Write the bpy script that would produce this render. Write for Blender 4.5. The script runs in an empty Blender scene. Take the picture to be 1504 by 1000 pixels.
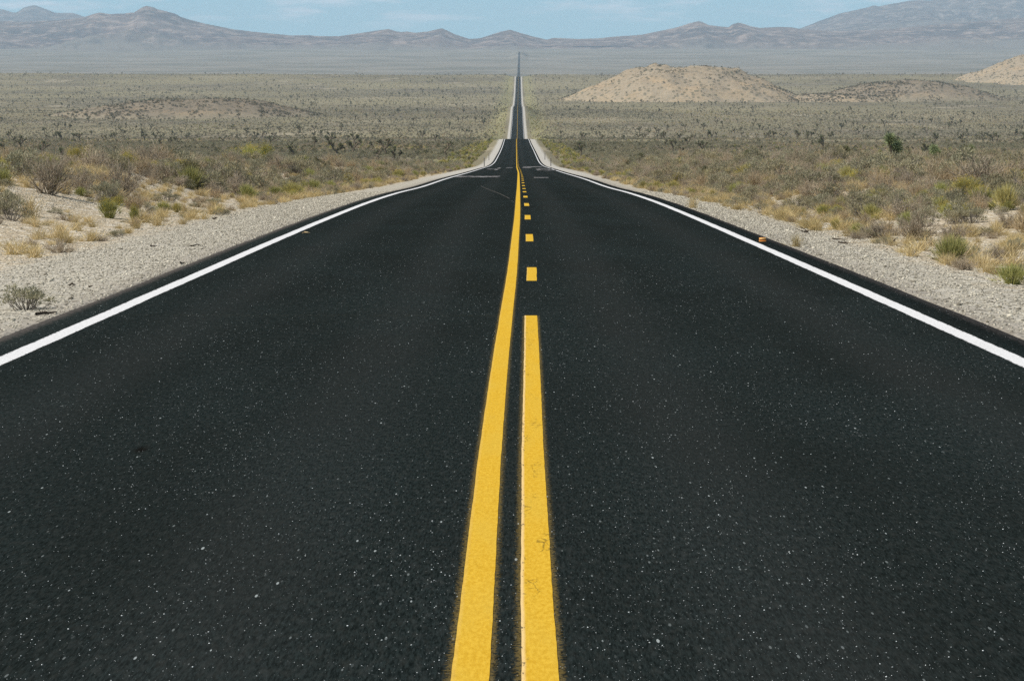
import bpy, math, random
import numpy as np
from mathutils import Vector

SC = bpy.context.scene
COL = SC.collection
F = 4250.0            # focal length in photograph pixels (1504 px wide)
VX, VY = 762.0, 85.0  # where the level direction along the road falls in the photograph
R = math.radians

# ------------------------------------------------------------------ camera
cam_d = bpy.data.cameras.new("camera")
cam = bpy.data.objects.new("camera", cam_d)
COL.objects.link(cam)
SC.camera = cam
cam_d.sensor_fit = 'HORIZONTAL'
cam_d.sensor_width = 36.0
cam_d.lens = 36.0 * F / 1504.0
cam_d.clip_start = 0.2
cam_d.clip_end = 90000.0
cam.location = (0, 0, 0)          # eye level is z = 0, the road lies 1.6 m below
cam.rotation_euler = (R(90) - math.atan((500 - VY) / F), 0, math.atan((VX - 752) / F))

# ------------------------------------------------------------------ sun, sky, exposure
SUN_EL, SUN_AZ = 50.0, 246.0      # azimuth clockwise from +Y (the way the camera looks): sun on the left, a little behind
sd = bpy.data.lights.new("sun", 'SUN')
sd.energy = 4.3
sd.angle = R(0.53)
sd.color = (1.0, 0.93, 0.85)
sun = bpy.data.objects.new("sun", sd)
COL.objects.link(sun)
_s = Vector((math.sin(R(SUN_AZ)) * math.cos(R(SUN_EL)), math.cos(R(SUN_AZ)) * math.cos(R(SUN_EL)), math.sin(R(SUN_EL))))
sun.rotation_euler = _s.to_track_quat('Z', 'Y').to_euler()
sun.location = (-60, -10, 80)

W = bpy.data.worlds.new("World")
SC.world = W
W.use_nodes = True
nt = W.node_tree
for n in list(nt.nodes):
    nt.nodes.remove(n)


class NB:
    """small helper that writes node trees"""
    def __init__(self, tree):
        self.t = tree

    def n(self, typ, ins=None, **props):
        nd = self.t.nodes.new(typ)
        for k, v in props.items():
            setattr(nd, k, v)
        for k, v in (ins or {}).items():
            self.set(nd.inputs[k], v)
        return nd

    def set(self, sock, v):
        if isinstance(v, bpy.types.NodeSocket):
            self.t.links.new(v, sock)
        else:
            sock.default_value = v

    def m(self, op, a, b=0.0, c=0.0, clamp=False):
        nd = self.t.nodes.new('ShaderNodeMath')
        nd.operation = op
        nd.use_clamp = clamp
        self.set(nd.inputs[0], a)
        self.set(nd.inputs[1], b)
        self.set(nd.inputs[2], c)
        return nd.outputs[0]

    def step(self, v, lo, hi, to0=0.0, to1=1.0):
        nd = self.t.nodes.new('ShaderNodeMapRange')
        nd.interpolation_type = 'SMOOTHSTEP'
        self.set(nd.inputs['Value'], v)
        self.set(nd.inputs['From Min'], lo)
        self.set(nd.inputs['From Max'], hi)
        self.set(nd.inputs['To Min'], to0)
        self.set(nd.inputs['To Max'], to1)
        return nd.outputs['Result']

    def mix(self, f, a, b, blend='MIX'):
        nd = self.t.nodes.new('ShaderNodeMix')
        nd.data_type = 'RGBA'
        nd.blend_type = blend
        self.set(nd.inputs[0], f)
        for s, v in ((nd.inputs[6], a), (nd.inputs[7], b)):
            if isinstance(v, tuple) and len(v) == 3:
                v = v + (1.0,)
            self.set(s, v)
        return nd.outputs[2]

    def noise(self, vec, scale, detail=3.0, rough=0.55):
        nd = self.n('ShaderNodeTexNoise', {'Scale': scale, 'Detail': detail, 'Roughness': rough})
        self.set(nd.inputs['Vector'], vec)
        return nd.outputs['Fac']

    def scaled(self, vec, sx, sy, sz, off=(0, 0, 0)):
        nd = self.n('ShaderNodeMapping')
        self.set(nd.inputs['Vector'], vec)
        nd.inputs['Scale'].default_value = (sx, sy, sz)
        nd.inputs['Location'].default_value = off
        return nd.outputs[0]

    def attr(self, name):
        return self.n('ShaderNodeAttribute', attribute_name=name).outputs['Fac']


b = NB(nt)
sky = b.n('ShaderNodeTexSky', sky_type='NISHITA')
sky.sun_disc = False
sky.sun_elevation = R(SUN_EL)
sky.sun_rotation = R(SUN_AZ)
sky.altitude = 1600.0
sky.air_density = 1.0
sky.dust_density = 0.6
sky.ozone_density = 1.0
tc = b.n('ShaderNodeTexCoord')
d0 = tc.outputs['Generated']
# the horizon of this clear high desert shows the blue found higher up in the model sky
lift = b.n('ShaderNodeVectorMath', {1: (0, 0, 0.24)}, operation='ADD')
b.set(lift.inputs[0], d0)
nrm = b.n('ShaderNodeVectorMath', operation='NORMALIZE')
b.set(nrm.inputs[0], lift.outputs[0])
b.set(sky.inputs['Vector'], nrm.outputs[0])
sep0 = b.n('ShaderNodeSeparateXYZ')
b.set(sep0.inputs[0], d0)
tint = b.mix(b.step(sep0.outputs['Z'], 0.0, 0.16), (0.84, 1.92, 1.40), (1.0, 1.06, 0.93))
skyc = b.mix(1.0, sky.outputs['Color'], tint, 'MULTIPLY')
# thin fair-weather clouds low over the ranges
cl = b.scaled(d0, 26.0, 26.0, 170.0, (1.7, 0.0, 0.35))
cn = b.noise(cl, 1.0, 5.0, 0.6)
cm = b.step(cn, 0.47, 0.68)
sep = b.n('ShaderNodeSeparateXYZ')
b.set(sep.inputs[0], d0)
hi = b.step(sep.outputs['Z'], 0.007, 0.017)
cm = b.m('MULTIPLY', b.m('MULTIPLY', cm, hi), 0.75)
skyc = b.mix(cm, skyc, (8.5, 8.8, 9.2))
bg = b.n('ShaderNodeBackground', {'Strength': 0.118})
b.set(bg.inputs['Color'], skyc)
wo = b.n('ShaderNodeOutputWorld')
nt.links.new(bg.outputs[0], wo.inputs['Surface'])

SC.view_settings.view_transform = 'Standard'
SC.view_settings.look = 'None'
SC.view_settings.exposure = 0.08
SC.view_settings.gamma = 1.0
SC.cycles.use_denoising = False
SC.cycles.max_bounces = 4
SC.cycles.diffuse_bounces = 2
SC.cycles.glossy_bounces = 1
SC.cycles.transmission_bounces = 2
SC.cycles.transparent_max_bounces = 6
SC.cycles.volume_bounces = 1
SC.cycles.caustics_reflective = False
SC.cycles.caustics_refractive = False

# ------------------------------------------------------------------ helpers
rnd = random.Random(7)
rng = np.random.default_rng(11)


def pchip(xs, ys):
    xs = np.array(xs, float)
    ys = np.array(ys, float)
    h = np.diff(xs)
    dl = np.diff(ys) / h
    m = np.zeros(len(xs))
    m[0], m[-1] = dl[0], dl[-1]
    for i in range(1, len(xs) - 1):
        if dl[i - 1] * dl[i] > 0:
            w1, w2 = 2 * h[i] + h[i - 1], h[i] + 2 * h[i - 1]
            m[i] = (w1 + w2) / (w1 / dl[i - 1] + w2 / dl[i])

    def f(x):
        x = np.asarray(x, float)
        k = np.clip(np.searchsorted(xs, x) - 1, 0, len(h) - 1)
        t = (x - xs[k]) / h[k]
        tc_ = np.clip(t, 0, 1)
        t2, t3 = tc_ * tc_, tc_ ** 3
        v = (2 * t3 - 3 * t2 + 1) * ys[k] + (t3 - 2 * t2 + tc_) * h[k] * m[k] + (-2 * t3 + 3 * t2) * ys[k + 1] + (t3 - t2) * h[k] * m[k + 1]
        v = v + np.where(t < 0, t * h[k] * m[0], 0) + np.where(t > 1, (t - 1) * h[k] * m[-1], 0)
        return v
    return f


def sstep(a, b_, x):
    t = np.clip((x - a) / (b_ - a), 0, 1)
    return t * t * (3 - 2 * t)


def _hash(i, j, seed):
    n = (i.astype(np.int64) * 374761393 + j.astype(np.int64) * 668265263 + seed * 1274126177) & 0xFFFFFFFF
    n = ((n ^ (n >> 13)) * 1274126177) & 0xFFFFFFFF
    n = n ^ (n >> 16)
    return (n & 0xFFFFFF) / float(0xFFFFFF)


def vnoise(x, y, seed=0):
    x = np.asarray(x, float)
    y = np.asarray(y, float)
    i, j = np.floor(x), np.floor(y)
    u, v = x - i, y - j
    u, v = u * u * u * (u * (u * 6 - 15) + 10), v * v * v * (v * (v * 6 - 15) + 10)
    a, b_ = _hash(i, j, seed), _hash(i + 1, j, seed)
    c, d = _hash(i, j + 1, seed), _hash(i + 1, j + 1, seed)
    return (a + (b_ - a) * u) * (1 - v) + (c + (d - c) * u) * v


def fbm(x, y, octs=4, seed=0, gain=0.5):
    t, amp, tot = 0, 1.0, 0
    for o in range(octs):
        t = t + amp * (vnoise(x, y, seed + o * 17) - 0.5)
        tot += amp
        x, y, amp = np.asarray(x) * 2.03 + 11.3, np.asarray(y) * 2.03 - 4.7, amp * gain
    return t / tot * 2          # about -1..1


def ridged(x, y, octs=5, seed=0, gain=0.5):
    t, amp, tot = 0, 1.0, 0
    for o in range(octs):
        t = t + amp * (1 - np.abs(2 * vnoise(x, y, seed + o * 29) - 1))
        tot += amp
        x, y, amp = np.asarray(x) * 2.1 + 5.1, np.asarray(y) * 2.1 + 9.2, amp * gain
    return t / tot              # 0..1


def mesh_np(name, v, f, mats=(), attrs=None, smooth=False):
    me = bpy.data.meshes.new(name)
    v = np.asarray(v, np.float32)
    f = np.asarray(f, np.int32)
    n, k = f.shape
    me.vertices.add(len(v))
    me.vertices.foreach_set('co', v.ravel())
    me.loops.add(n * k)
    me.loops.foreach_set('vertex_index', f.ravel())
    me.polygons.add(n)
    me.polygons.foreach_set('loop_start', np.arange(0, n * k, k, dtype=np.int32))
    me.polygons.foreach_set('loop_total', np.full(n, k, np.int32))
    if smooth:
        me.polygons.foreach_set('use_smooth', np.ones(n, bool))
    for an, av in (attrs or {}).items():
        at = me.attributes.new(an, 'FLOAT', 'POINT')
        at.data.foreach_set('value', np.asarray(av, np.float32))
    for m_ in mats:
        me.materials.append(m_)
    me.update(calc_edges=True)
    me.validate()
    return me


def link(name, me, parent=None, **props):
    o = bpy.data.objects.new(name, me)
    COL.objects.link(o)
    if parent is not None:
        o.parent = parent
    for k, v in props.items():
        o[k] = v
    return o


def grid_faces(nr, nc):
    i = np.arange(nr - 1)[:, None] * nc + np.arange(nc - 1)[None, :]
    i = i.ravel()
    return np.stack([i, i + 1, i + 1 + nc, i + nc], 1)


def mat(name):
    m_ = bpy.data.materials.new(name)
    m_.use_nodes = True
    t = m_.node_tree
    for n in list(t.nodes):
        t.nodes.remove(n)
    bb = NB(t)
    out = bb.n('ShaderNodeOutputMaterial')
    p = bb.n('ShaderNodeBsdfPrincipled')
    t.links.new(p.outputs[0], out.inputs['Surface'])
    p.inputs['Roughness'].default_value = 0.9
    p.inputs['Specular IOR Level'].default_value = 0.0
    return m_, bb, p, out


def bump(bb, p, h, strength, dist):
    n = bb.n('ShaderNodeBump', {'Strength': strength, 'Distance': dist})
    bb.set(n.inputs['Height'], h)
    bb.set(p.inputs['Normal'], n.outputs[0])


def pos(bb):
    return bb.n('ShaderNodeNewGeometry').outputs['Position']


# ------------------------------------------------------------------ lie of the land
pr = pchip([-80, 0, 70, 88, 113, 150, 221, 325, 403, 481, 561, 641, 780, 902, 1000, 1150, 1350, 1600, 2000, 2350, 2450, 2700, 3200, 4000, 4775, 5000, 5600, 7000, 8850, 10500, 11900, 12250, 13000, 14000, 16000],
           [0.62, -1.6, -3.543, -4.13, -5.03, -6.27, -8.74, -12.3, -14.95, -17.2, -18.9, -20.5, -23.1, -25.2, -28.6, -34.5, -41.0, -44.3, -43.5, -40.5, -41.2, -45.5, -49.5, -45.0, -31.5, -32.5, -42, -45.5, -31, -12, 23, 24, 29, 40, 52])
ps = pchip([-80, 0, 70, 113, 150, 221, 325, 403, 481, 561, 641, 900, 1200, 1600, 2000, 2600, 3200, 4000, 4900, 5500, 7000, 8000, 8850, 10500, 12000, 14000, 16000],
           [0.6, -1.62, -3.57, -5.08, -6.4, -8.95, -12.8, -15.6, -18.2, -20.2, -21.9, -27.4, -34.2, -42.7, -45.5, -46.5, -47, -44, -29, -37, -46, -42, -33, -14, 12, 40, 52])
cx = pchip([-80, 0, 26, 47, 90, 150, 220, 400, 600, 902, 1600, 2350, 4800, 8850, 12000, 16000],
           [-0.05, -0.05, -0.07, -0.12, -0.17, -0.20, -0.25, -0.30, -0.32, -0.65, -0.85, -0.9, -0.8, 0.0, 1.7, 3])
riseL = pchip([-80, 0, 40, 60, 110, 160, 260, 500, 900, 16000], [0, 0, 0.2, 0.55, 0.75, 0.8, 0.35, 0.0, 0.0, 0.0])
riseR = pchip([-80, 0, 40, 60, 110, 180, 260, 400, 600, 16000], [0, 0, 0.08, 0.25, 0.65, 1.1, 0.9, 0.3, 0.0, 0.0])
HALF = 4.06           # half width of the asphalt
# width of the pale gravel verge beyond the asphalt
gwL = pchip([-80, 0, 30, 45, 75, 110, 150, 250, 600, 16000], [2.6, 2.6, 2.7, 2.5, 2.2, 1.7, 1.4, 1.5, 1.5, 3.2])
gwR = pchip([-80, 0, 30, 45, 75, 110, 150, 250, 600, 16000], [1.8, 1.8, 1.6, 1.4, 1.0, 0.8, 0.9, 1.6, 1.6, 3.2])


def ground(x, y):
    x = np.asarray(x, float)
    y = np.asarray(y, float)
    l = x - cx(y)
    a = np.abs(l)
    zr = pr(y)
    gw = np.where(l < 0, gwL(y), gwR(y))
    out = a - HALF
    verge = zr - 0.014 - 0.045 * np.maximum(out, 0)
    lat = sstep(2.2, 8.5, out)
    nat = ps(y) + np.where(l < 0, riseL(y), riseR(y)) * lat
    nat = nat + lat * (0.10 * fbm(x * 0.35, y * 0.35, 3, 3) + 0.30 * fbm(x * 0.045, y * 0.045, 3, 5))
    far = sstep(200, 2500, y)
    nat = nat + lat * far * (1.3 * fbm(x * 0.006, y * 0.004, 3, 9) * sstep(8, 60, out) + 3.0 * fbm(x * 0.0011, y * 0.0008, 2, 13) * sstep(40, 400, out))
    w = sstep(gw * 0.75, gw + 4.5 + np.clip(y, 0, 9000) * 0.0035, out)
    z = verge * (1 - w) + nat * w
    return np.where(a < HALF - 0.02, zr - 0.10, z)


def at_pixel(px, py):
    """ground point that falls on a place in the photograph"""
    dx, dz = (px - VX) / F, -(py - VY) / F
    ys = np.geomspace(8, 9000, 6000)
    g = ground(dx * ys, ys)
    k = int(np.argmax(g >= dz * ys))
    y0 = ys[k]
    return float(dx * y0), float(y0), float(ground(dx * y0, y0))


ROWS = np.concatenate([np.arange(-80, 4, 4.0), np.geomspace(4, 15500, 900)])


def lateral_half(y):
    near = np.array([HALF - 0.12, HALF - 0.03, HALF + 0.0, HALF + 0.12, HALF + 0.4, HALF + 0.8, HALF + 1.2, HALF + 1.7, HALF + 2.2, HALF + 2.8, HALF + 3.4, HALF + 4.2, HALF + 5.2, HALF + 6.4])
    wmax = 40 + 0.30 * max(y, 0)
    far = np.geomspace(near[-1], wmax, 110)[1:]
    return np.concatenate([near, far])


vs, at_out, at_side, at_gw, at_d = [], [], [], [], []
for y in ROWS:
    h = lateral_half(y)
    l = np.concatenate([-h[::-1], h])
    x = l + float(cx(y))
    yy = np.full_like(x, y)
    vs.append(np.stack([x, yy, ground(x, yy)], 1))
    at_out.append(np.abs(l) - HALF)
    at_gw.append(np.where(l < 0, gwL(y), gwR(y)))
    at_d.append(yy)
NC = len(vs[0])
vs = np.concatenate(vs)
at_out = np.concatenate(at_out)
at_gw = np.concatenate(at_gw)
at_d = np.concatenate(at_d)

# ------------------------------------------------------------------ ground material
m_ground, g, p, _ = mat("desert_ground")
P = pos(g)
out_a, gw_a, d_a = g.attr('out'), g.attr('gw'), g.attr('dist')
n_big = g.noise(P, 0.35, 4)
n_mid = g.noise(P, 1.8, 4)
n_fine = g.noise(g.scaled(P, 1, 0.45, 1), 14, 3)
# sand with pebbles
vor = g.n('ShaderNodeTexVoronoi', {'Scale': 1.0})
g.set(vor.inputs['Vector'], g.scaled(P, 26, 9, 26))
vor2 = g.n('ShaderNodeTexVoronoi', {'Scale': 1.0})
g.set(vor2.inputs['Vector'], g.scaled(P, 9, 3.4, 9))
cs = g.n('ShaderNodeSeparateColor')
g.set(cs.inputs[0], vor.outputs['Color'])
cs2 = g.n('ShaderNodeSeparateColor')
g.set(cs2.inputs[0], vor2.outputs['Color'])
sand = g.mix(n_mid, (0.40, 0.325, 0.215), (0.54, 0.46, 0.335))
sand = g.mix(g.step(cs2.outputs[0], 0.70, 0.82, 0, 0.7), sand, (0.66, 0.60, 0.49))
sand = g.mix(g.step(cs.outputs[1], 0.62, 0.9, 0, 0.55), sand, (0.16, 0.13, 0.095))
# gravel of the verge: mixed pale and dark stones
grav = g.mix(cs.outputs[0], (0.17, 0.152, 0.115), (0.62, 0.575, 0.465))
grav = g.mix(g.step(cs2.outputs[1], 0.6, 0.9, 0, 0.6), grav, (0.47, 0.44, 0.375))
grav = g.mix(g.m('MULTIPLY', n_big, 0.35), grav, (0.40, 0.36, 0.29))
# next to the asphalt the gravel is greyer and stained
stain = g.step(g.m('ADD', out_a, g.m('MULTIPLY', n_mid, 0.5)), 0.2, 0.9, 0.45, 0.0)
grav = g.mix(stain, grav, (0.17, 0.145, 0.125))
edge = g.m('ADD', g.m('SUBTRACT', gw_a, out_a), g.m('MULTIPLY', g.m('SUBTRACT', n_mid, 0.5), 2.2))
gm = g.step(edge, -0.35, 0.35)
# scrub cover of the plain, in long pale and dark drifts
drift = g.noise(g.scaled(P, 0.0032, 0.0022, 0.002), 1.0, 5, 0.6)
drift2 = g.noise(g.scaled(P, 0.018, 0.008, 0.01), 1.0, 4, 0.6)
dots = g.noise(g.scaled(P, 0.16, 0.045, 0.1), 1.0, 3, 0.65)
scrub = g.mix(g.step(drift, 0.36, 0.64), (0.155, 0.137, 0.098), (0.255, 0.223, 0.142))
scrub = g.mix(g.step(drift2, 0.40, 0.66, 0, 0.6), scrub, (0.235, 0.21, 0.125))
scrub = g.mix(g.step(drift2, 0.30, 0.42, 0.55, 0.0), scrub, (0.40, 0.345, 0.245))
scrub = g.mix(g.step(dots, 0.5, 0.68, 0, 0.45), scrub, (0.14, 0.13, 0.088))
# greener and more yellow along the road where the run-off goes
gv = g.m('MULTIPLY', g.step(out_a, 3.0, 5.0), g.step(g.m('ADD', out_a, g.m('MULTIPLY', drift2, 14)), 16, 30, 1, 0))
scrub = g.mix(g.m('MULTIPLY', gv, 0.42), scrub, (0.30, 0.285, 0.13))
base = g.mix(g.step(d_a, 120, 420), sand, scrub)
pale_bank = g.mix(n_mid, (0.38, 0.36, 0.31), (0.52, 0.49, 0.43))
verge = g.mix(g.step(d_a, 110, 240), grav, pale_bank)
colr = g.mix(gm, base, verge)
# far bajada: darker creosote flats
colr = g.mix(g.step(d_a, 5200, 6500), colr, g.mix(g.step(drift, 0.35, 0.65), (0.15, 0.145, 0.115), (0.23, 0.21, 0.17)))
g.set(p.inputs['Base Color'], colr)
hgt = g.m('ADD', g.m('MULTIPLY', vor.outputs['Distance'], 0.6), g.m('MULTIPLY', n_fine, 0.8))
bump(g, p, hgt, g.step(d_a, 60, 400, 0.9, 0.15), 0.035)

ground_me = mesh_np("ground", vs, grid_faces(len(ROWS), NC), (m_ground,), {'out': at_out, 'gw': at_gw, 'dist': at_d}, True)
ground_o = link("ground", ground_me, kind='structure', label='pale sandy desert floor and gravel verges beside the road')

# ------------------------------------------------------------------ road
LY = pchip([-80, 8.5, 12.2, 20.7, 25.4, 35.4, 46.2, 57.9, 69.9, 125, 212, 325, 425, 902, 1600, 2350, 4800, 8850, 12000, 16000],
           [-0.145, -0.145, -0.146, -0.132, -0.114, -0.076, -0.055, -0.033, -0.025, -0.015, -0.025, -0.20, -0.30, -0.74, -0.95, -1.0, -0.9, -0.1, 1.6, 2.9])
RY = pchip([-80, 8.5, 12.2, 20.7, 25.4, 35.4, 46.2, 57.9, 69.9, 125, 180, 260, 325, 425, 902, 1600, 2350, 4800, 8850, 12000, 16000],
           [0.063, 0.063, 0.066, 0.093, 0.108, 0.156, 0.168, 0.177, 0.19, 0.19, 0.2, 0.15, 0.02, -0.09, -0.55, -0.75, -0.8, -0.7, 0.1, 1.8, 3.1])
RROWS = ROWS[ROWS < 12400]
m_road, g, p, _ = mat("asphalt")
P = pos(g)
lat_a, ly_a, ry_a, d_a = g.attr('lat'), g.attr('dl'), g.attr('dr'), g.attr('dist')
grain = g.noise(g.scaled(P, 110, 11, 1), 1.0, 3, 0.75)
grain2 = g.noise(g.scaled(P, 38, 8, 1), 1.0, 3, 0.6)
patch = g.noise(g.scaled(P, 0.9, 0.16, 1), 1.0, 4, 0.55)
colr = g.mix(g.step(grain, 0.32, 0.70), (0.0052, 0.0080, 0.0078), (0.0245, 0.0335, 0.0325))
colr = g.mix(g.step(grain2, 0.45, 0.75, 0, 0.5), colr, (0.034, 0.037, 0.033))
grain3 = g.noise(g.scaled(P, 34, 6.5, 1), 1.0, 2, 0.6)
colr = g.mix(g.step(grain3, 0.5, 0.72, 0, 0.4), colr, (0.040, 0.046, 0.044))
colr = g.mix(g.step(patch, 0.3, 0.7, 0.0, 0.45), colr, (0.011, 0.0125, 0.011))
# paler wheel paths
for wx in (-2.75, -0.95, 0.95, 2.75):
    wp = g.step(g.m('ABSOLUTE', g.m('SUBTRACT', lat_a, wx)), 0.05, 0.55, 0.22, 0.0)
    colr = g.mix(g.m('MULTIPLY', wp, patch), colr, (0.055, 0.056, 0.054))
# sparse pale stone chips in the asphalt
for sx, sy, thr, rad, c_ in ((22, 3.4, 0.72, 0.11, (0.30, 0.33, 0.32)), (40, 6.0, 0.60, 0.17, (0.13, 0.145, 0.14))):
    v = g.n('ShaderNodeTexVoronoi', {'Scale': 1.0})
    g.set(v.inputs['Vector'], g.scaled(P, sx, sy, 0.01))
    c3 = g.n('ShaderNodeSeparateColor')
    g.set(c3.inputs[0], v.outputs['Color'])
    on = g.m('GREATER_THAN', c3.outputs[0], thr)
    size = g.m('MULTIPLY', g.m('ADD', c3.outputs[1], 0.25), rad)
    dot = g.step(g.m('DIVIDE', v.outputs['Distance'], size), 0.7, 1.05, 1, 0)
    colr = g.mix(g.m('MULTIPLY', g.m('MULTIPLY', dot, on), g.m('ADD', 0.25, g.m('MULTIPLY', c3.outputs[2], 0.75))), colr, c_)
# yellow overspray beside the painted centre lines
hatch = g.noise(g.scaled(P, 70, 42, 1), 1.0, 4, 0.8)
for dd in (ly_a, ry_a):
    ad = g.m('ABSOLUTE', dd)
    spray = g.m('MULTIPLY', g.step(ad, 0.055, 0.105, 1, 0), g.step(hatch, g.step(ad, 0.057, 0.10, 0.38, 0.60), g.step(ad, 0.057, 0.10, 0.52, 0.74)))
    colr = g.mix(g.m('MULTIPLY', spray, 0.42), colr, (0.30, 0.205, 0.055))
# drip stain left of the centre
sx_ = g.n('ShaderNodeSeparateXYZ')
g.set(sx_.inputs[0], P)
ex = g.m('MULTIPLY', g.m('ADD', sx_.outputs[0], 1.94), 16)
ey = g.m('MULTIPLY', g.m('SUBTRACT', sx_.outputs[1], 14.75), 3.2)
rr = g.m('SQRT', g.m('ADD', g.m('MULTIPLY', ex, ex), g.m('MULTIPLY', ey, ey)))
colr = g.mix(g.step(g.m('ADD', rr, g.m('MULTIPLY', grain2, 0.9)), 0.5, 1.3, 0.85, 0), colr, (0.006, 0.005, 0.004))
# dust thrown on to the outer edge
eo = g.m('SUBTRACT', HALF, g.m('ABSOLUTE', lat_a))
dust = g.step(g.m('ADD', eo, g.m('MULTIPLY', g.m('SUBTRACT', grain2, 0.5), 0.25)), 0.0, 0.14, 0.6, 0)
colr = g.mix(dust, colr, (0.11, 0.095, 0.085))
g.set(p.inputs['Base Color'], colr)
p.inputs['Roughness'].default_value = 1.0
p.inputs['Specular IOR Level'].default_value = 0.0
bump(g, p, grain, 0.5, 0.006)

cols = np.array([-HALF, -3.65, -1.9, -0.5, -0.12, 0.12, 0.5, 1.9, 3.65, HALF])
rv, ra, rl, rr_, rd = [], [], [], [], []
for y in RROWS:
    c = float(cx(y))
    z = float(pr(y))
    jl, jr = 0.022 * float(fbm(y * 0.35, 3.1, 3, 71)), 0.022 * float(fbm(y * 0.35, 8.1, 3, 72))
    l = cols.copy()
    l[0] += jl
    l[-1] += jr
    l = np.concatenate([[l[0] - 0.03], l, [l[-1] + 0.03]])
    zz = np.full(len(l), z)
    zz[0] = zz[-1] = z - 0.09
    x = l + c
    rv.append(np.stack([x, np.full_like(x, y), zz], 1))
    ra.append(l)
    rl.append(x - float(LY(y)))
    rr_.append(x - float(RY(y)) if y < 25.9 else np.full_like(x, 9.0))
    rd.append(np.full_like(x, y))
road_me = mesh_np("road", np.concatenate(rv), grid_faces(len(RROWS), len(cols) + 2), (m_road,),
                  {'lat': np.concatenate(ra), 'dl': np.concatenate(rl), 'dr': np.concatenate(rr_), 'dist': np.concatenate(rd)})
road = link("road", road_me, kind='structure', label='straight black two lane asphalt road running down into the valley')

# paints
m_white, g, p, _ = mat("white_road_paint")
P = pos(g)
wn = g.noise(g.scaled(P, 60, 12, 1), 1.0, 4, 0.7)
wn2 = g.noise(g.scaled(P, 3, 0.6, 1), 1.0, 3)
c_ = g.mix(g.step(wn, 0.35, 0.6), (0.60, 0.595, 0.58), (0.70, 0.695, 0.68))
c_ = g.mix(g.step(wn2, 0.5, 0.8, 0, 0.2), c_, (0.50, 0.49, 0.46))
wn3 = g.noise(g.scaled(P, 34, 9, 1), 1.0, 4, 0.75)
we = g.m('ABSOLUTE', g.attr('edge'))
c_ = g.mix(g.m('MULTIPLY', g.step(wn3, g.step(we, 0.5, 1.0, 0.72, 0.50), g.step(we, 0.5, 1.0, 0.78, 0.58)), 0.75), c_, (0.06, 0.06, 0.058))
g.set(p.inputs['Base Color'], c_)
bump(g, p, wn, 0.3, 0.003)

m_yel, g, p, _ = mat("yellow_road_paint")
P = pos(g)
yn = g.noise(g.scaled(P, 70, 16, 1), 1.0, 4, 0.7)
yn2 = g.noise(g.scaled(P, 6, 0.9, 1), 1.0, 3)
c_ = g.mix(g.step(yn, 0.35, 0.65), (0.56, 0.325, 0.026), (0.67, 0.42, 0.046))
c_ = g.mix(g.step(yn2, 0.4, 0.7, 0, 0.35), c_, (0.60, 0.405, 0.06))
crk = g.n('ShaderNodeTexVoronoi', {'Scale': 1.0}, feature='DISTANCE_TO_EDGE')
wob = g.n('ShaderNodeVectorMath', {1: (0.6, 0.6, 0)}, operation='MULTIPLY')
nz = g.n('ShaderNodeTexNoise', {'Scale': 30.0, 'Detail': 5.0})
g.set(nz.inputs['Vector'], P)
g.set(wob.inputs[0], nz.outputs['Color'])
wa = g.n('ShaderNodeVectorMath', operation='ADD')
g.set(wa.inputs[0], g.scaled(P, 24, 7, 1))
g.set(wa.inputs[1], wob.outputs[0])
g.set(crk.inputs['Vector'], wa.outputs[0])
ck_on = g.step(g.noise(g.scaled(P, 9, 1.1, 1), 1.0, 3), 0.56, 0.64)
e_a = g.attr('edge')
isr = g.attr('worn')
ck = g.m('MULTIPLY', g.m('MULTIPLY', g.step(crk.outputs['Distance'], 0.010, 0.045, 1, 0), ck_on), isr)
c_ = g.mix(g.m('MULTIPLY', ck, 0.6), c_, (0.06, 0.045, 0.02))
# the older, paler paint that shows along the left edge of the right hand line
pe = g.m('MULTIPLY', g.step(e_a, -0.92, -0.70, 1, 0), isr)
c_ = g.mix(g.m('MULTIPLY', pe, 0.65), c_, (0.80, 0.60, 0.33))
chip = g.m('MULTIPLY', g.m('MULTIPLY', g.step(g.noise(g.scaled(P, 60, 11, 1), 1.0, 3), 0.60, 0.66), g.step(e_a, -0.95, -0.45, 1, 0)), isr)
c_ = g.mix(g.m('MULTIPLY', chip, 0.8), c_, (0.05, 0.045, 0.04))
g.set(p.inputs['Base Color'], c_)
bump(g, p, yn, 0.35, 0.003)

m_faint, g, p, _ = mat("faint_road_paint")
P = pos(g)
fn = g.noise(g.scaled(P, 2.2, 0.35, 1), 1.0, 4, 0.7)
g.set(p.inputs['Base Color'], g.mix(g.step(fn, 0.42, 0.66), (0.03, 0.03, 0.03), (0.36, 0.35, 0.34)))


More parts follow.
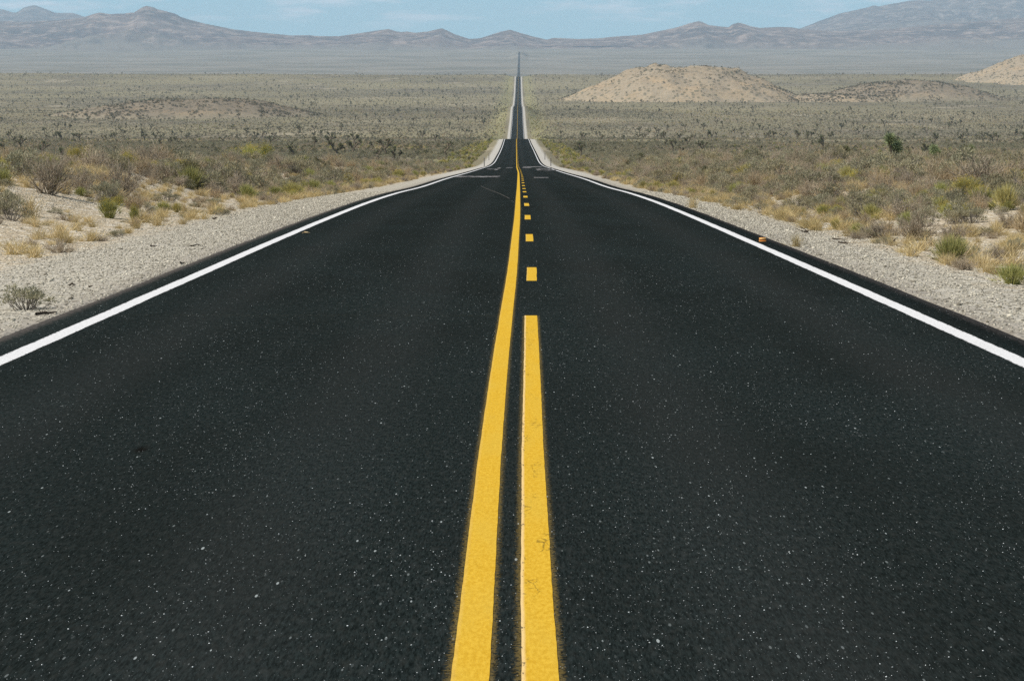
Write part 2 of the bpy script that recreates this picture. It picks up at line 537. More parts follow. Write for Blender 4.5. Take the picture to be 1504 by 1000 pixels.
def strip(name, y0, y1, fx, halfw, m_, seed, jit=0.004, parent=road, worn=0.0, lift=0.0018):
    ys = RROWS[(RROWS > y0) & (RROWS < y1)]
    ys = np.concatenate([[y0], ys, [y1]])
    if y1 - y0 < 300:
        k = np.maximum(2, ((y1 - y0) / 0.25))
        ys = np.unique(np.concatenate([ys, np.linspace(y0, min(y1, 60), int(k))])) if y0 < 60 else ys
    c = fx(ys)
    jl = jit * fbm(ys * 6, ys * 0 + 1, 3, seed) + jit * fbm(ys * 0.7, ys * 0 + 4, 2, seed + 5)
    jr = jit * fbm(ys * 6, ys * 0 + 2, 3, seed + 1) + jit * fbm(ys * 0.7, ys * 0 + 4, 2, seed + 5)
    # height follows the road's own facets exactly
    z = np.interp(ys, RROWS, pr(RROWS)) + lift + np.clip(ys, 0, 9000) * 1e-5
    offs = (-1.0, -0.6, 0.6, 1.0)
    v = np.stack([np.stack([c + o_ * halfw + (jl if o_ < 0 else jr), ys, z], 1) for o_ in offs], 1).reshape(-1, 3)
    e = np.tile(np.array(offs), len(ys))
    me = mesh_np(name, v, grid_faces(len(ys), 4), (m_,), {'edge': e, 'worn': np.full(len(e), worn)})
    return link(name, me, parent)


strip("white_edge_line", -60, 12300, lambda y: cx(y) - 3.65, 0.075, m_white, 21, 0.006)
strip("white_edge_line", -60, 12300, lambda y: cx(y) + 3.65, 0.075, m_white, 22, 0.006)
strip("yellow_centre_line", -60, 5000, LY, 0.057, m_yel, 23, 0.0016, worn=0.15)
strip("yellow_centre_line", -60, 25.85, RY, 0.056, m_yel, 25, 0.002, worn=1.0)
for k in range(80):
    y1 = 35.4 + 12.19 * k
    strip("yellow_dash", y1 - 3.3, y1, RY, 0.058, m_yel, 40 + k, 0.003, worn=0.3)
for (x0, x1, y0, y1) in ((-3.72, -1.15, 165, 178), (0.85, 1.65, 158, 166), (-3.2, -2.0, 285, 300), (-2.35, -2.0, 268, 330),
                         (1.7, 3.4, 262, 276), (1.7, 2.1, 276, 300), (2.1, 3.6, 296, 310), (0.55, 2.9, 345, 380), (-1.4, -0.7, 318, 335), (0.4, 1.4, 318, 335)):
    strip("faded_paint_mark", y0, y1, lambda y, q=(x0 + x1) / 2: q + 0 * y, (x1 - x0) / 2, m_faint, int(y0 + 50 * x0), 0.05, lift=0.006)
# a thin pale scrape that crosses the left lane to the centre line
sp = [(-1.55, 118.0), (-1.1, 104.0), (-0.62, 90.0), (-0.22, 78.0)]
f_s = pchip([a[1] for a in sp[::-1]], [a[0] for a in sp[::-1]])
m_scr, g, p, _ = mat("scraped_asphalt")
p.inputs['Base Color'].default_value = (0.085, 0.08, 0.072, 1)
strip("scrape_mark", 79, 118, f_s, 0.018, m_scr, 31, 0.004)

# ------------------------------------------------------------------ hills on the plain
m_hill, g, p, _ = mat("hill_rock_and_sand")
P = pos(g)
ha = g.attr('top')
dk = g.attr('dark')
h1 = g.noise(g.scaled(P, 0.03, 0.03, 0.05), 1.0, 5, 0.6)
h2 = g.noise(g.scaled(P, 0.25, 0.25, 0.25), 1.0, 4, 0.65)
c_ = g.mix(g.step(h1, 0.35, 0.65), (0.40, 0.30, 0.185), (0.47, 0.375, 0.255))
c_ = g.mix(g.step(h2, 0.5, 0.66, 0, 0.7), c_, (0.20, 0.165, 0.11))
c_ = g.mix(g.m('MULTIPLY', g.step(g.m('ADD', h1, g.m('MULTIPLY', ha, 0.25)), 0.5, 0.64), 0.6), c_, (0.26, 0.215, 0.15))
hv = g.n('ShaderNodeTexVoronoi', {'Scale': 1.0})
g.set(hv.inputs['Vector'], g.scaled(P, 0.20, 0.11, 0.2))
hc = g.n('ShaderNodeSeparateColor')
g.set(hc.inputs[0], hv.outputs['Color'])
hd = g.m('MULTIPLY', g.step(hv.outputs['Distance'], 0.28, 0.46, 1, 0), g.m('GREATER_THAN', hc.outputs[0], 0.30))
c_ = g.mix(g.m('MULTIPLY', hd, 0.8), c_, (0.125, 0.112, 0.07))
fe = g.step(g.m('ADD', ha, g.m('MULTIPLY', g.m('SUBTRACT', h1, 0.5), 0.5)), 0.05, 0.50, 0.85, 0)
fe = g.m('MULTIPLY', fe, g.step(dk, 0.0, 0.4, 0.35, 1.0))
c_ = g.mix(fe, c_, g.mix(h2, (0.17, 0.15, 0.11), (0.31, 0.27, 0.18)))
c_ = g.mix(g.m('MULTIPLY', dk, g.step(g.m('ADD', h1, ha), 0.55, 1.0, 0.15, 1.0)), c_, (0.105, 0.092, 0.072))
g.set(p.inputs['Base Color'], c_)
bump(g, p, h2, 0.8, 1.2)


def hill(name, px, front, H, wl, wr, depth, seed, label, dark=0.0, pw=1.5):
    yc = front + depth
    xc = (px - VX) / F * yc
    nx, ny = 170, 90
    xs = np.linspace(-wl * 1.25, wr * 1.25, nx)
    ys = np.linspace(-depth * 1.25, depth * 1.5, ny)
    X, Y = np.meshgrid(xs, ys)
    u = np.where(X < 0, X / wl, X / wr)
    u = u + 0.10 * fbm(X * 0.02, Y * 0.02, 3, seed)
    w_ = Y / np.where(Y < 0, depth, depth * 1.2) + 0.10 * fbm(X * 0.02 + 9, Y * 0.02, 3, seed + 1)
    r = np.sqrt(u * u + w_ * w_)
    h = np.clip(1 - r, -0.3, 1)
    hh = np.where(h > 0, 1 - (1 - np.clip(h, 0, 1)) ** pw, h * 1.2)
    hh = np.where(h > 0, sstep(-0.25, 1.05, hh) * 1.25 - 0.13, hh)
    Z = H * hh + np.clip(hh, 0, 1) * (H * 0.17 * fbm(X * 0.035, Y * 0.035, 4, seed + 2) + 0.06 * H * (ridged(X * 0.05, Y * 0.02, 4, seed + 3) - .5))
    base = ground(X + xc, Y + yc)
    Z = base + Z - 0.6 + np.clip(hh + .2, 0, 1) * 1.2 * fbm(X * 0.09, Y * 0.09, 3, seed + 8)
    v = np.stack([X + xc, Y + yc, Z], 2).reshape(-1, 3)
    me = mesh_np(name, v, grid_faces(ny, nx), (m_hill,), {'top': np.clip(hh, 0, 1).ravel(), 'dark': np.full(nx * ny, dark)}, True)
    o = link(name, me, kind='structure', label=label)
    return o, (xs + xc, ys + yc, Z, np.clip(hh, 0, 1))


HILLS = [
    hill("hill", 275, 2180, 12.5, 106, 112, 130, 101, 'low brushy mound on the plain left of the road', 0.5),
    hill("hill", 1000, 3040, 33, 132, 140, 170, 107, 'sandy boulder hill right of the road', 0.0, 1.7),
    hill("hill", 1330, 3120, 19, 120, 118, 130, 113, 'low grey brushy hill beside the sandy hill', 0.45),
    hill("hill", 1570, 4250, 38, 175, 200, 220, 119, 'pale sandy hill cut by the right edge of the view', 0.0, 1.6),
    hill("hill", 1215, 3100, 7, 60, 90, 80, 131, 'low sandy rise between the two right hand hills', 0.0),
]


def ground_or_hill_many(xs_, ys_):
    xs_, ys_ = np.asarray(xs_, float), np.asarray(ys_, float)
    z = ground(xs_, ys_)
    for _, (gx, gy, Z, hh) in HILLS:
        k = np.nonzero((xs_ > gx[0]) & (xs_ < gx[-1]) & (ys_ > gy[0]) & (ys_ < gy[-1]))[0]
        i = ((xs_[k] - gx[0]) / (gx[1] - gx[0])).astype(int)
        j = ((ys_[k] - gy[0]) / (gy[1] - gy[0])).astype(int)
        z[k] = np.maximum(z[k], Z[np.minimum(j, len(gy) - 1), np.minimum(i, len(gx) - 1)])
    return z


def ground_or_hill(x, y):
    z = float(ground(x, y))
    for _, (xs, ys, Z, hh) in HILLS:
        if xs[0] < x < xs[-1] and ys[0] < y < ys[-1]:
            i = int((x - xs[0]) / (xs[1] - xs[0]))
            j = int((y - ys[0]) / (ys[1] - ys[0]))
            z = max(z, float(Z[min(j, len(ys) - 1), min(i, len(xs) - 1)]))
    return z


# ------------------------------------------------------------------ mountains
def m_mountain(name, ca, cb, cc):
    m_, g, p, _ = mat(name)
    P = pos(g)
    a1 = g.noise(g.scaled(P, 0.0022, 0.0016, 0.006), 1.0, 6, 0.62)
    a2 = g.noise(g.scaled(P, 0.012, 0.006, 0.02), 1.0, 5, 0.65)
    a3 = g.noise(g.scaled(P, 0.05, 0.03, 0.06), 1.0, 3, 0.6)
    c_ = g.mix(g.step(a1, 0.36, 0.62), ca, cb)
    c_ = g.mix(g.step(a2, 0.46, 0.66, 0, 0.75), c_, cc)
    c_ = g.mix(g.step(a3, 0.52, 0.66, 0, 0.6), c_, (0.045, 0.045, 0.035))
    ft = g.attr('foot')
    c_ = g.mix(g.step(ft, 0.26, 0.60, 1, 0), c_, (0.165, 0.15, 0.125))
    g.set(p.inputs['Base Color'], c_)
    return m_


def mountain(name, pts, dr, df, db, seed, m_, label, amp, lo, hi, step=3.0, wl=700.0):
    pxs = np.arange(lo, hi + 1, step)
    prof = np.interp(pxs, [q[0] for q in pts], [q[1] for q in pts])
    ts = np.concatenate([np.linspace(0, 1, 90), np.linspace(1.0, 1.6, 14)[1:]])
    V, foot = [], []
    zr = (VY - prof) / F * dr
    for t in ts:
        y = df + (dr - df) * t if t <= 1 else dr + (db - dr) * (t - 1) / 0.6
        sx = dr * (1 - 0.0 * t)
        x = (pxs - VX) / F * (dr if t > 0.999 else (df + (dr - df) * (0.35 + 0.65 * t)))
        zf = ps(np.full_like(x, df)) - 25
        tt = min(t, 1.0)
        warp = 260 * fbm(x / 900, np.full_like(x, y) / 900, 3, seed + 50)
        rg = ridged((x + warp) / wl, (np.full_like(x, y) + warp) / (wl * 2.3), 6, seed, 0.55)
        if t <= 1:
            z = zf + (zr - zf) * (0.30 * tt + 0.70 * tt ** 2.1)
            k = 4 * tt * (1 - tt) * (1.15 - tt)
            z = z + amp * k * (rg - 0.55) * np.clip((zr - zf) / 250.0, 0.35, 1.6) * 1.4
            z = np.minimum(z, zf + (zr - zf) * (0.12 + 0.88 * tt ** 1.15))
        else:
            z = zr - (zr + 60) * ((t - 1) / 0.6) ** 1.3
        V.append(np.stack([x, np.full_like(x, y), z], 1))
        foot.append(np.full_like(x, tt) + 0.12 * fbm(x / 500, np.full_like(x, y) / 500, 2, seed + 7))
    me = mesh_np(name, np.concatenate(V), grid_faces(len(ts), len(pxs)), (m_,), {'foot': np.concatenate(foot)}, True)
    return link(name, me, kind='structure', label=label)


mA = m_mountain("brown_range_rock", (0.045, 0.033, 0.032), (0.14, 0.10, 0.082), (0.36, 0.275, 0.22))
mB = m_mountain("dark_range_rock", (0.03, 0.03, 0.03), (0.10, 0.085, 0.075), (0.30, 0.25, 0.21))
R1 = [(-700, 40), (-500, 30), (-300, 45), (-150, 36), (-40, 31), (0, 32), (40, 33), (90, 31), (125, 27), (140, 22), (150, 19.5), (158, 21), (165, 22), (185, 21), (200, 19.5), (206, 16), (212, 12), (218, 10), (224, 11), (229, 12), (234, 15), (240, 16), (262, 22), (268, 26), (278, 29), (300, 35), (330, 41), (345, 44), (370, 47), (400, 50), (430, 53), (455, 52.5), (470, 54), (500, 54),
      (520, 51), (540, 48), (560, 45), (572, 43.5), (583, 47), (590, 48), (598, 47), (610, 49), (630, 47), (642, 44), (650, 42.5), (658, 46), (668, 51), (690, 58), (705, 57), (718, 53), (730, 49), (742, 46), (750, 44.5), (757, 47), (765, 49.5), (785, 55), (803, 59), (812, 56.5), (830, 57), (850, 58), (880, 57), (897, 55), (910, 54), (940, 52), (960, 48), (985, 43), (1000, 39),
      (1012, 35), (1020, 33), (1026, 32), (1033, 35), (1040, 38), (1058, 40), (1069, 41), (1073, 37), (1083, 34), (1090, 36), (1100, 39.5), (1115, 42), (1140, 40.5), (1160, 41), (1175, 44), (1230, 47), (1300, 44), (1360, 38), (1430, 33), (1504, 27), (1600, 25), (1800, 35), (2100, 30)]
R2 = [(-700, 20), (-400, 12), (-150, 20), (-60, 10), (-20, 11), (0, 13.5), (12, 16), (25, 20), (31, 18.5), (38, 13), (48, 10), (56, 9), (64, 12), (72, 15), (85, 20), (96, 20.5), (110, 20), (120, 23), (135, 29), (200, 40), (320, 55)]
R3 = [(1060, 62), (1120, 52), (1168, 44), (1175, 42), (1188, 37), (1200, 32), (1215, 27), (1230, 21), (1245, 18), (1260, 14.5), (1272, 12), (1280, 9), (1287, 11), (1300, 8), (1318, 5), (1332, 2.5), (1345, 1.5), (1360, 2), (1375, 1), (1390, -3), (1420, -9), (1450, -14), (1504, -22), (1560, -30), (1700, -26), (1900, -40), (2200, -10)]
mountain("mountain_range", R1, 16500, 12800, 18800, 200, mA, 'brown desert range along the horizon with a sharp peak at the left', 200, -700, 2100, 3.0, 620)
mountain("mountain_range", R2, 23500, 19500, 26000, 300, mB, 'bluish distant ridge behind the left end of the brown range', 240, -700, 330, 3.0, 700)
mountain("mountain_range", R3, 21500, 15500, 25000, 400, mB, 'tall hazy blue range rising at the right', 330, 1060, 2200, 3.0, 800)

# far plain under and between the ranges
fl = mesh_np("plain", [(-14000, 15300, 60), (14000, 15300, 60), (22000, 40000, 40), (-22000, 40000, 40)], [(0, 1, 2, 3)], (mB,), {'foot': [0, 0, 0, 0]})
link("plain", fl, kind='structure', label='far desert plain beyond the ranges')

# ------------------------------------------------------------------ haze
m_haze = bpy.data.materials.new("haze_air")
m_haze.use_nodes = True
t = m_haze.node_tree
for n in list(t.nodes):
    t.nodes.remove(n)
hb = NB(t)
pv = hb.n('ShaderNodeVolumePrincipled', {'Density': 4.3e-5, 'Anisotropy': 0.0, 'Color': (0.68, 0.84, 1.0, 1.0)})
ho = hb.n('ShaderNodeOutputMaterial')
t.links.new(pv.outputs[0], ho.inputs['Volume'])
hx0, hx1, hy0, hy1, hz0, hz1 = -24000, 24000, -300, 41000, -62, 720
hv = [(x, y, z) for z in (hz0, hz1) for y in (hy0, hy1) for x in (hx0, hx1)]
hf = [(0, 2, 3, 1), (4, 5, 7, 6), (0, 1, 5, 4), (1, 3, 7, 5), (3, 2, 6, 7), (2, 0, 4, 6)]
link("haze", mesh_np("haze", hv, hf, (m_haze,)), kind='stuff', label='pale blue haze over the valley')

# ------------------------------------------------------------------ plants


def m_plant(name, ca, cb, cc=None, var=0.35, trans=0.2):
    m_, g, p, out = mat(name)
    ti0 = g.attr('tint')
    ti = g.m('FRACT', ti0)
    oi = g.n('ShaderNodeObjectInfo')
    c_ = g.mix(ti, ca, cb)
    if cc:
        c_ = g.mix(g.step(oi.outputs['Random'], 0.3, 0.95, 0, 0.8), c_, cc)
    if 'green_shoots' in name:      # tint above 2 marks the yellow flower heads
        c_ = g.mix(g.m('GREATER_THAN', ti0, 1.5), c_, g.mix(ti, (0.42, 0.31, 0.04), (0.60, 0.48, 0.09)))
    hsv = g.n('ShaderNodeHueSaturation', {'Saturation': 1.0})
    w1 = g.n('ShaderNodeTexWhiteNoise', noise_dimensions='1D')
    g.set(w1.inputs['W'], oi.outputs['Random'])
    g.set(hsv.inputs['Value'], g.m('ADD', 1 - var / 2, g.m('MULTIPLY', w1.outputs['Value'], var)))
    g.set(hsv.inputs['Color'], c_)
    g.set(p.inputs['Base Color'], hsv.outputs[0])
    if trans:
        tr = g.n('ShaderNodeBsdfTranslucent')
        g.set(tr.inputs['Color'], hsv.outputs[0])
        mx = g.n('ShaderNodeMixShader', {0: trans})
        g.t.links.new(p.outputs[0], mx.inputs[1])
        g.t.links.new(tr.outputs[0], mx.inputs[2])
        g.t.links.new(mx.outputs[0], out.inputs['Surface'])
    return m_


M_SAGE = m_plant("sage_leaves", (0.22, 0.205, 0.13), (0.40, 0.37, 0.245), (0.34, 0.295, 0.18))
M_STEM = m_plant("grey_stems", (0.18, 0.155, 0.13), (0.36, 0.32, 0.27), None)
M_DRY = m_plant("dry_twigs", (0.27, 0.225, 0.17), (0.54, 0.45, 0.33), (0.45, 0.345, 0.20))
M_GREEN = m_plant("green_shoots", (0.25, 0.26, 0.085), (0.46, 0.44, 0.17), (0.44, 0.37, 0.15))
M_FLOWER = m_plant("yellow_flowers", (0.42, 0.31, 0.03), (0.58, 0.46, 0.06), None)
M_STRAW = m_plant("straw_blades", (0.50, 0.38, 0.18), (0.70, 0.57, 0.32), (0.46, 0.36, 0.17))
M_RUST = m_plant("rusty_heads", (0.16, 0.075, 0.035), (0.30, 0.16, 0.075), None)
M_JOSH = m_plant("spiky_leaves", (0.11, 0.12, 0.062), (0.24, 0.24, 0.125), (0.22, 0.205, 0.115), 0.3, 0.1)
M_DARK = m_plant("olive_leaves", (0.085, 0.085, 0.042), (0.19, 0.185, 0.10), (0.15, 0.135, 0.07))
M_YUC = m_plant("bright_spiky_leaves", (0.16, 0.20, 0.085), (0.42, 0.46, 0.26), None, 0.2)
M_TRUNK = m_plant("shaggy_bark", (0.10, 0.08, 0.055), (0.19, 0.155, 0.11), None, 0.2, 0)


class Tri:
    def __init__(self, seed):
        self.v, self.f, self.t = [], [], []
        self.r = random.Random(seed)

    def tri(self, a, b_, c, tint):
        i = len(self.v)
        self.v += [tuple(a), tuple(b_), tuple(c)]
        self.f.append((i, i + 1, i + 2))
        self.t += [tint] * 3

    def unit(self):
        r = self.r
        while True:
            v = Vector((r.uniform(-1, 1), r.uniform(-1, 1), r.uniform(-1, 1)))
            if 0.05 < v.length < 1:
                return v.normalized()

    def blade(self, p0, p1, w, tint):
        ax = (p1 - p0)
        q = ax.cross(self.unit())
        if q.length < 1e-6:
            return
        q = q.normalized() * w
        self.tri(p0 - q, p0 + q, p1, tint)

    def leaf(self, p, s, tint):
        a = self.unit() * s
        b_ = self.unit() * s * 0.6
        self.tri(p - a, p + a, p + b_, tint)

    def tube(self, pts, rads, n=5, tint=0.5):
        rings = []
        for k, (q, r_) in enumerate(zip(pts, rads)):
            d = (pts[min(k + 1, len(pts) - 1)] - pts[max(k - 1, 0)]).normalized()
            u = d.orthogonal().normalized()
            w = d.cross(u)
            ring = []
            for j in range(n):
                a = 2 * math.pi * j / n
                self.v.append(tuple(q + (u * math.cos(a) + w * math.sin(a)) * r_))
                self.t.append(min(1, max(0, tint + self.r.uniform(-.3, .3))))
                ring.append(len(self.v) - 1)
            rings.append(ring)
        for k in range(len(rings) - 1):
            for j in range(n):
                a, b_, c, d = rings[k][j], rings[k][(j + 1) % n], rings[k + 1][(j + 1) % n], rings[k + 1][j]
                self.f += [(a, b_, c), (a, c, d)]

    def mesh(self, name, m_):
        return mesh_np(name, self.v, self.f, (m_,), {'tint': self.t})


def dome_clumps(r, n, h, w):
    """clump centres in a low uneven dome"""
    out = []
    for _ in range(n):
        a, q = r.uniform(0, 2 * math.pi), math.sqrt(r.random())
        z = h * (1 - 0.75 * q * q) * r.uniform(0.45, 1.0)
        out.append((Vector((math.cos(a) * q * w, math.sin(a) * q * w, z)), r.uniform(0.16, 0.34) * h))
    return out


def sagebrush(seed):
    """unit plant about 1 m high: woody stems and a grey leafy crown"""
    st, lf = Tri(seed), Tri(seed + 1)
    r = lf.r
    for c, rad in dome_clumps(r, 20, 0.85, 0.72):
        p0 = Vector((c.x * 0.12, c.y * 0.12, -0.05))
        mid = p0.lerp(c, 0.55) + Vector((r.uniform(-.06, .06), r.uniform(-.06, .06), -0.04))
        st.tube([p0, mid, c], [0.022, 0.014, 0.006], 4)
        for _ in range(7):
            e = c + st.unit() * rad * 1.1
            st.blade(mid.lerp(c, r.random()), e, 0.008, r.random())
        tone = r.uniform(-.25, .25)
        for _ in range(58):
            d = lf.unit()
            d.z = abs(d.z) * 0.9 - 0.15
            q = c + d * rad * r.uniform(0.45, 1.1)
            q.z = max(q.z, 0.02)
            lf.blade(q, q + (d + Vector((0, 0, .5)) + lf.unit() * .5) * r.uniform(.04, .10), r.uniform(.010, .022), min(1, max(0, .5 + tone + r.uniform(-.4, .4))))
    return [('sagebrush', st.mesh('sagebrush_stems', M_STEM)), ('foliage', lf.mesh('sagebrush_leaves', M_SAGE))]


def creosote(seed):
    q = sagebrush(seed)
    me = q[1][1].copy()
    me.materials.clear()
    me.materials.append(M_DARK)
    return [('creosote_bush', q[0][1]), ('foliage', me)]


def drybush(seed):
    t_ = Tri(seed)
    r = t_.r
    for _ in range(34):
        a, lean = r.uniform(0, 2 * math.pi), r.uniform(0.1, 1.15)
        d = Vector((math.cos(a) * math.sin(lean), math.sin(a) * math.sin(lean), math.cos(lean) * 0.95))
        L = r.uniform(.55, 1.0) * (1.0 - 0.12 * lean)
        p0 = Vector((r.uniform(-.1, .1), r.uniform(-.1, .1), -0.04))
        p1 = p0 + d * L * 0.5 + t_.unit() * 0.06
        p2 = p0 + d * L + t_.unit() * 0.10
        t_.tube([p0, p1, p2], [0.014, 0.009, 0.003], 3, r.random())
        for _ in range(22):
            s = p0.lerp(p1, r.uniform(.5, 1)) if r.random() < .35 else p1.lerp(p2, r.random())
            e = s + (d * 0.8 + t_.unit() * 0.9 + Vector((0, 0, .25))) * r.uniform(.08, .24)
            e.z = max(e.z, 0.02)
            t_.blade(s, e, r.uniform(.005, .010), r.random())
            for _ in range(2):
                t_.blade(s.lerp(e, r.uniform(.4, .9)), e + t_.unit() * .07, .006, r.random())
    return [('dry_bush', t_.mesh('dry_bush', M_DRY))]


def rabbitbrush(seed, fl=True):
    t_, f_ = Tri(seed), Tri(seed + 1)
    r = t_.r
    for _ in range(330):
        a, lean = r.uniform(0, 2 * math.pi), abs(r.gauss(0, .48))
        d = Vector((math.cos(a) * math.sin(lean), math.sin(a) * math.sin(lean), math.cos(lean)))
        p0 = Vector((math.cos(a), math.sin(a), 0)) * r.uniform(0, .16)
        L = r.uniform(.6, 1.0) * (1 - .12 * lean)
        p1 = p0 + d * L * .55 + t_.unit() * .03
        p2 = p0 + d * L + t_.unit() * .05
        t_.blade(p0, p1, .011, r.random())
        t_.blade(p1, p2, .012, r.random())
        t_.blade(p1, p2 + t_.unit() * .09, .010, r.random())
        if fl and r.random() < .5:
            for _ in range(4):
                t_.leaf(p2 + t_.unit() * .05, .028, 2.0 + r.random())
    res = [('rabbitbrush', t_.mesh('rabbitbrush_shoots', M_GREEN))]
    return res


def greenbush(seed):
    q = rabbitbrush(seed, False)
    return [('green_bush', q[0][1])]


def grass(seed, n=150, m_=None, name='grass_tuft', spread=.55):
    t_ = Tri(seed)
    r = t_.r
    for _ in range(n):
        a, lean = r.uniform(0, 2 * math.pi), abs(r.gauss(0, spread))
        d = Vector((math.cos(a) * math.sin(lean), math.sin(a) * math.sin(lean), math.cos(lean)))
        p0 = Vector((r.gauss(0, .13), r.gauss(0, .13), -.02))
        L = r.uniform(.4, 1.0)
        p1 = p0 + d * L * .6
        p2 = p0 + d * L + Vector((math.cos(a), math.sin(a), -.3)) * .15 * L
        tt = r.random()
        t_.blade(p0, p1, .012, tt)
        t_.blade(p1 - (p1 - p0) * .25, p2, .009, tt)
    return [(name, t_.mesh(name, m_ or M_STRAW))]


def rustbush(seed):
    t_, f_ = Tri(seed), Tri(seed + 1)
    r = t_.r
    for _ in range(240):
        d = t_.unit()
        d.z = abs(d.z) * .7
        e = d * r.uniform(.7, 1.0)
        t_.blade(d * .1, e, .008, r.random())
        for _ in range(3):
            t_.leaf(e + t_.unit() * .06, .05, r.random())
    return [('buckwheat', t_.mesh('buckwheat', M_RUST))]


def rosette(tr, c, rad, n, up):
    r = tr.r
    for _ in range(n):
        d = tr.unit()
        d = (d + up * 0.45).normalized()
        tr.blade(c + d * rad * .05, c + d * rad * r.uniform(.75, 1.1), rad * .10, r.random())


def joshua(seed, young=False):
    tk, cr = Tri(seed), Tri(seed + 1)
    r = tk.r
    h0 = r.uniform(.28, .42)
    lean = Vector((r.uniform(-.07, .07), r.uniform(-.07, .07), 0))
    top = Vector((0, 0, h0)) + lean
    tk.tube([Vector((0, 0, -.05)), Vector((0, 0, h0 * .5)) + lean * .3, top], [.062, .048, .044], 7)
    tips = []

    def grow(p, d, L, depth):
        e = p + d * L
        mid = p.lerp(e, .5) + tk.unit() * .02
        tk.tube([p, mid, e], [.042, .036, .034], 6)
        if depth > 0 and r.random() < .85:
            for _ in range(r.choice((2, 2, 3))):
                nd = (d + tk.unit() * .75 + Vector((0, 0, .35))).normalized()
                grow(e, nd, L * r.uniform(.6, .95), depth - 1)
        else:
            tips.append((e, d))
        if r.random() < .5:
            tips.append((mid + tk.unit() * .03, d))
    for k in range(r.choice((2, 3, 3, 4))):
        a = r.uniform(0, 2 * math.pi)
        d = Vector((math.cos(a) * .7, math.sin(a) * .7, r.uniform(.5, 1.0))).normalized()
        grow(top, d, r.uniform(.15, .25), 2 if r.random() < .6 else 1)
    for e, d in tips:
        rosette(cr, e + d * .03, r.uniform(.085, .12), 44, d)
    return [('joshua_tree', None), ('trunk', tk.mesh('joshua_trunk', M_TRUNK)), ('crown', cr.mesh('joshua_crown', M_JOSH))]


def yucca(seed, n_heads, m_):
    tk, cr = Tri(seed), Tri(seed + 1)
    r = tk.r
    for k in range(n_heads):
        a = r.uniform(0, 2 * math.pi)
        e = Vector((math.cos(a) * .24 * (k > 0), math.sin(a) * .24 * (k > 0), r.uniform(.35, .72)))
        tk.tube([Vector((e.x * .2, e.y * .2, -.05)), e * .6, e], [.09, .075, .06], 7)
        for z in (0, .12):
            rosette(cr, e + Vector((0, 0, z)), .30, 150, Vector((0, 0, 1)))
    return [('young_joshua_tree', None), ('trunk', tk.mesh('young_trunk', M_TRUNK)), ('crown', cr.mesh('young_crown', m_))]


PROTO = {
    'sage': [sagebrush(1000 + 10 * k) for k in range(5)],
    'dry': [drybush(2000 + 10 * k) for k in range(5)],
    'rab': [rabbitbrush(3000 + 10 * k) for k in range(3)],
    'green': [greenbush(4000 + 10 * k) for k in range(3)],
    'grass': [grass(5000 + 10 * k) for k in range(4)],
    'rust': [rustbush(6000 + 10 * k) for k in range(2)],
    'creo': [creosote(9000 + 10 * k) for k in range(3)],
    'josh': [joshua(7000 + 10 * k) for k in range(9)],
}
FIRST = {}            # first placed copy of every variant: the scrub in the distance is made of the same plants


def place(parts, x, y, z, s, sz, rz, label, cat, group=None, tilt=0.0):
    root = None
    for k, (nm, me) in enumerate(parts):
        o = bpy.data.objects.new(nm, me)
        COL.objects.link(o)
        if k == 0:
            root = o
            o.location = (x, y, z)
            o.rotation_euler = (tilt, 0, rz)
            o.scale = (s, s, sz)
            o['label'] = label
            o['category'] = cat
            if group:
                o['group'] = group
        else:
            o.parent = root
    return root


# hand-placed plants first: (photo x, photo y of the base, kind, height m, width m, label)
HERO = [
    (1018, 305, 'grass', .50, .32, 'tall narrow straw grass tuft at the right edge of the asphalt'),
    (1170, 362, 'grass', .30, .26, 'short yellow grass tuft on the right gravel beside the orange road tab'),
    (1398, 386, 'green', .46, .50, 'green upright bush at the edge of the right gravel, above the fallen twigs'),
    (1488, 417, 'green', .30, .42, 'low green plant on the right verge at the edge of the view'),
    (1440, 392, 'grass', .22, .30, 'pale green grass clump between two green plants on the right verge'),
    (36, 455, 'sage', .34, .46, 'pale grey-green weed alone on the left gravel near the asphalt'),
    (42, 316, 'grass', .62, .55, 'rounded tan tuft casting a shadow on the left sandy bank'),
    (10, 314, 'sage', .70, .60, 'grey-green bush on the bare left bank at the edge of the view'),
    (160, 320, 'rab', .48, .50, 'bright yellow flowering bush where the left bank meets the gravel'),
    (196, 326, 'rab', .42, .22, 'slim yellow-green plant standing alone at the left gravel'),
    (337, 267, 'rab', .62, .75, 'round golden flowering bush above the left gravel'),
    (315, 271, 'rab', .40, .45, 'small yellow bush left of the round golden bush'),
    (430, 287, 'green', .52, .85, 'wide bright green bush at the edge of the left gravel'),
    (460, 281, 'green', .55, .70, 'upright green bush beside the wide bright green bush'),
    (485, 278, 'green', .45, .50, 'small green bush nearest the road in the left green row'),
    (405, 289, 'green', .42, .55, 'green bush at the left end of the green row'),
    (72, 285, 'dry', 1.15, 1.0, 'tall bare dark-stemmed bush on the left bank'),
    (180, 288, 'dry', 1.1, 1.05, 'large grey-mauve dry bush left of the two golden bushes'),
    (1280, 285, 'rust', .26, .30, 'small rust-brown dome on bare sand right of the road'),
    (1330, 322, 'dry', .6, .75, 'tan dry bush beside bare white sand right of the road'),
    (1345, 353, 'dry', .62, .70, 'grey-mauve dry bush at the foot of the right slope'),
    (1080, 285, 'green', .45, .60, 'low green bush on the right slope near the road'),
    (1100, 258, 'green', .65, 1.3, 'wide yellow-green bush in the field right of the road'),
    (1135, 250, 'rab', .6, 1.1, 'yellow-topped bush behind the wide yellow-green bush'),
    (1440, 275, 'dry', .95, 1.5, 'wide russet dry bush in the field at the right edge'),
]
PSEUDO = {'sage': 'shrub', 'dry': 'shrub', 'rab': 'shrub', 'green': 'shrub', 'grass': 'grass', 'rust': 'shrub'}
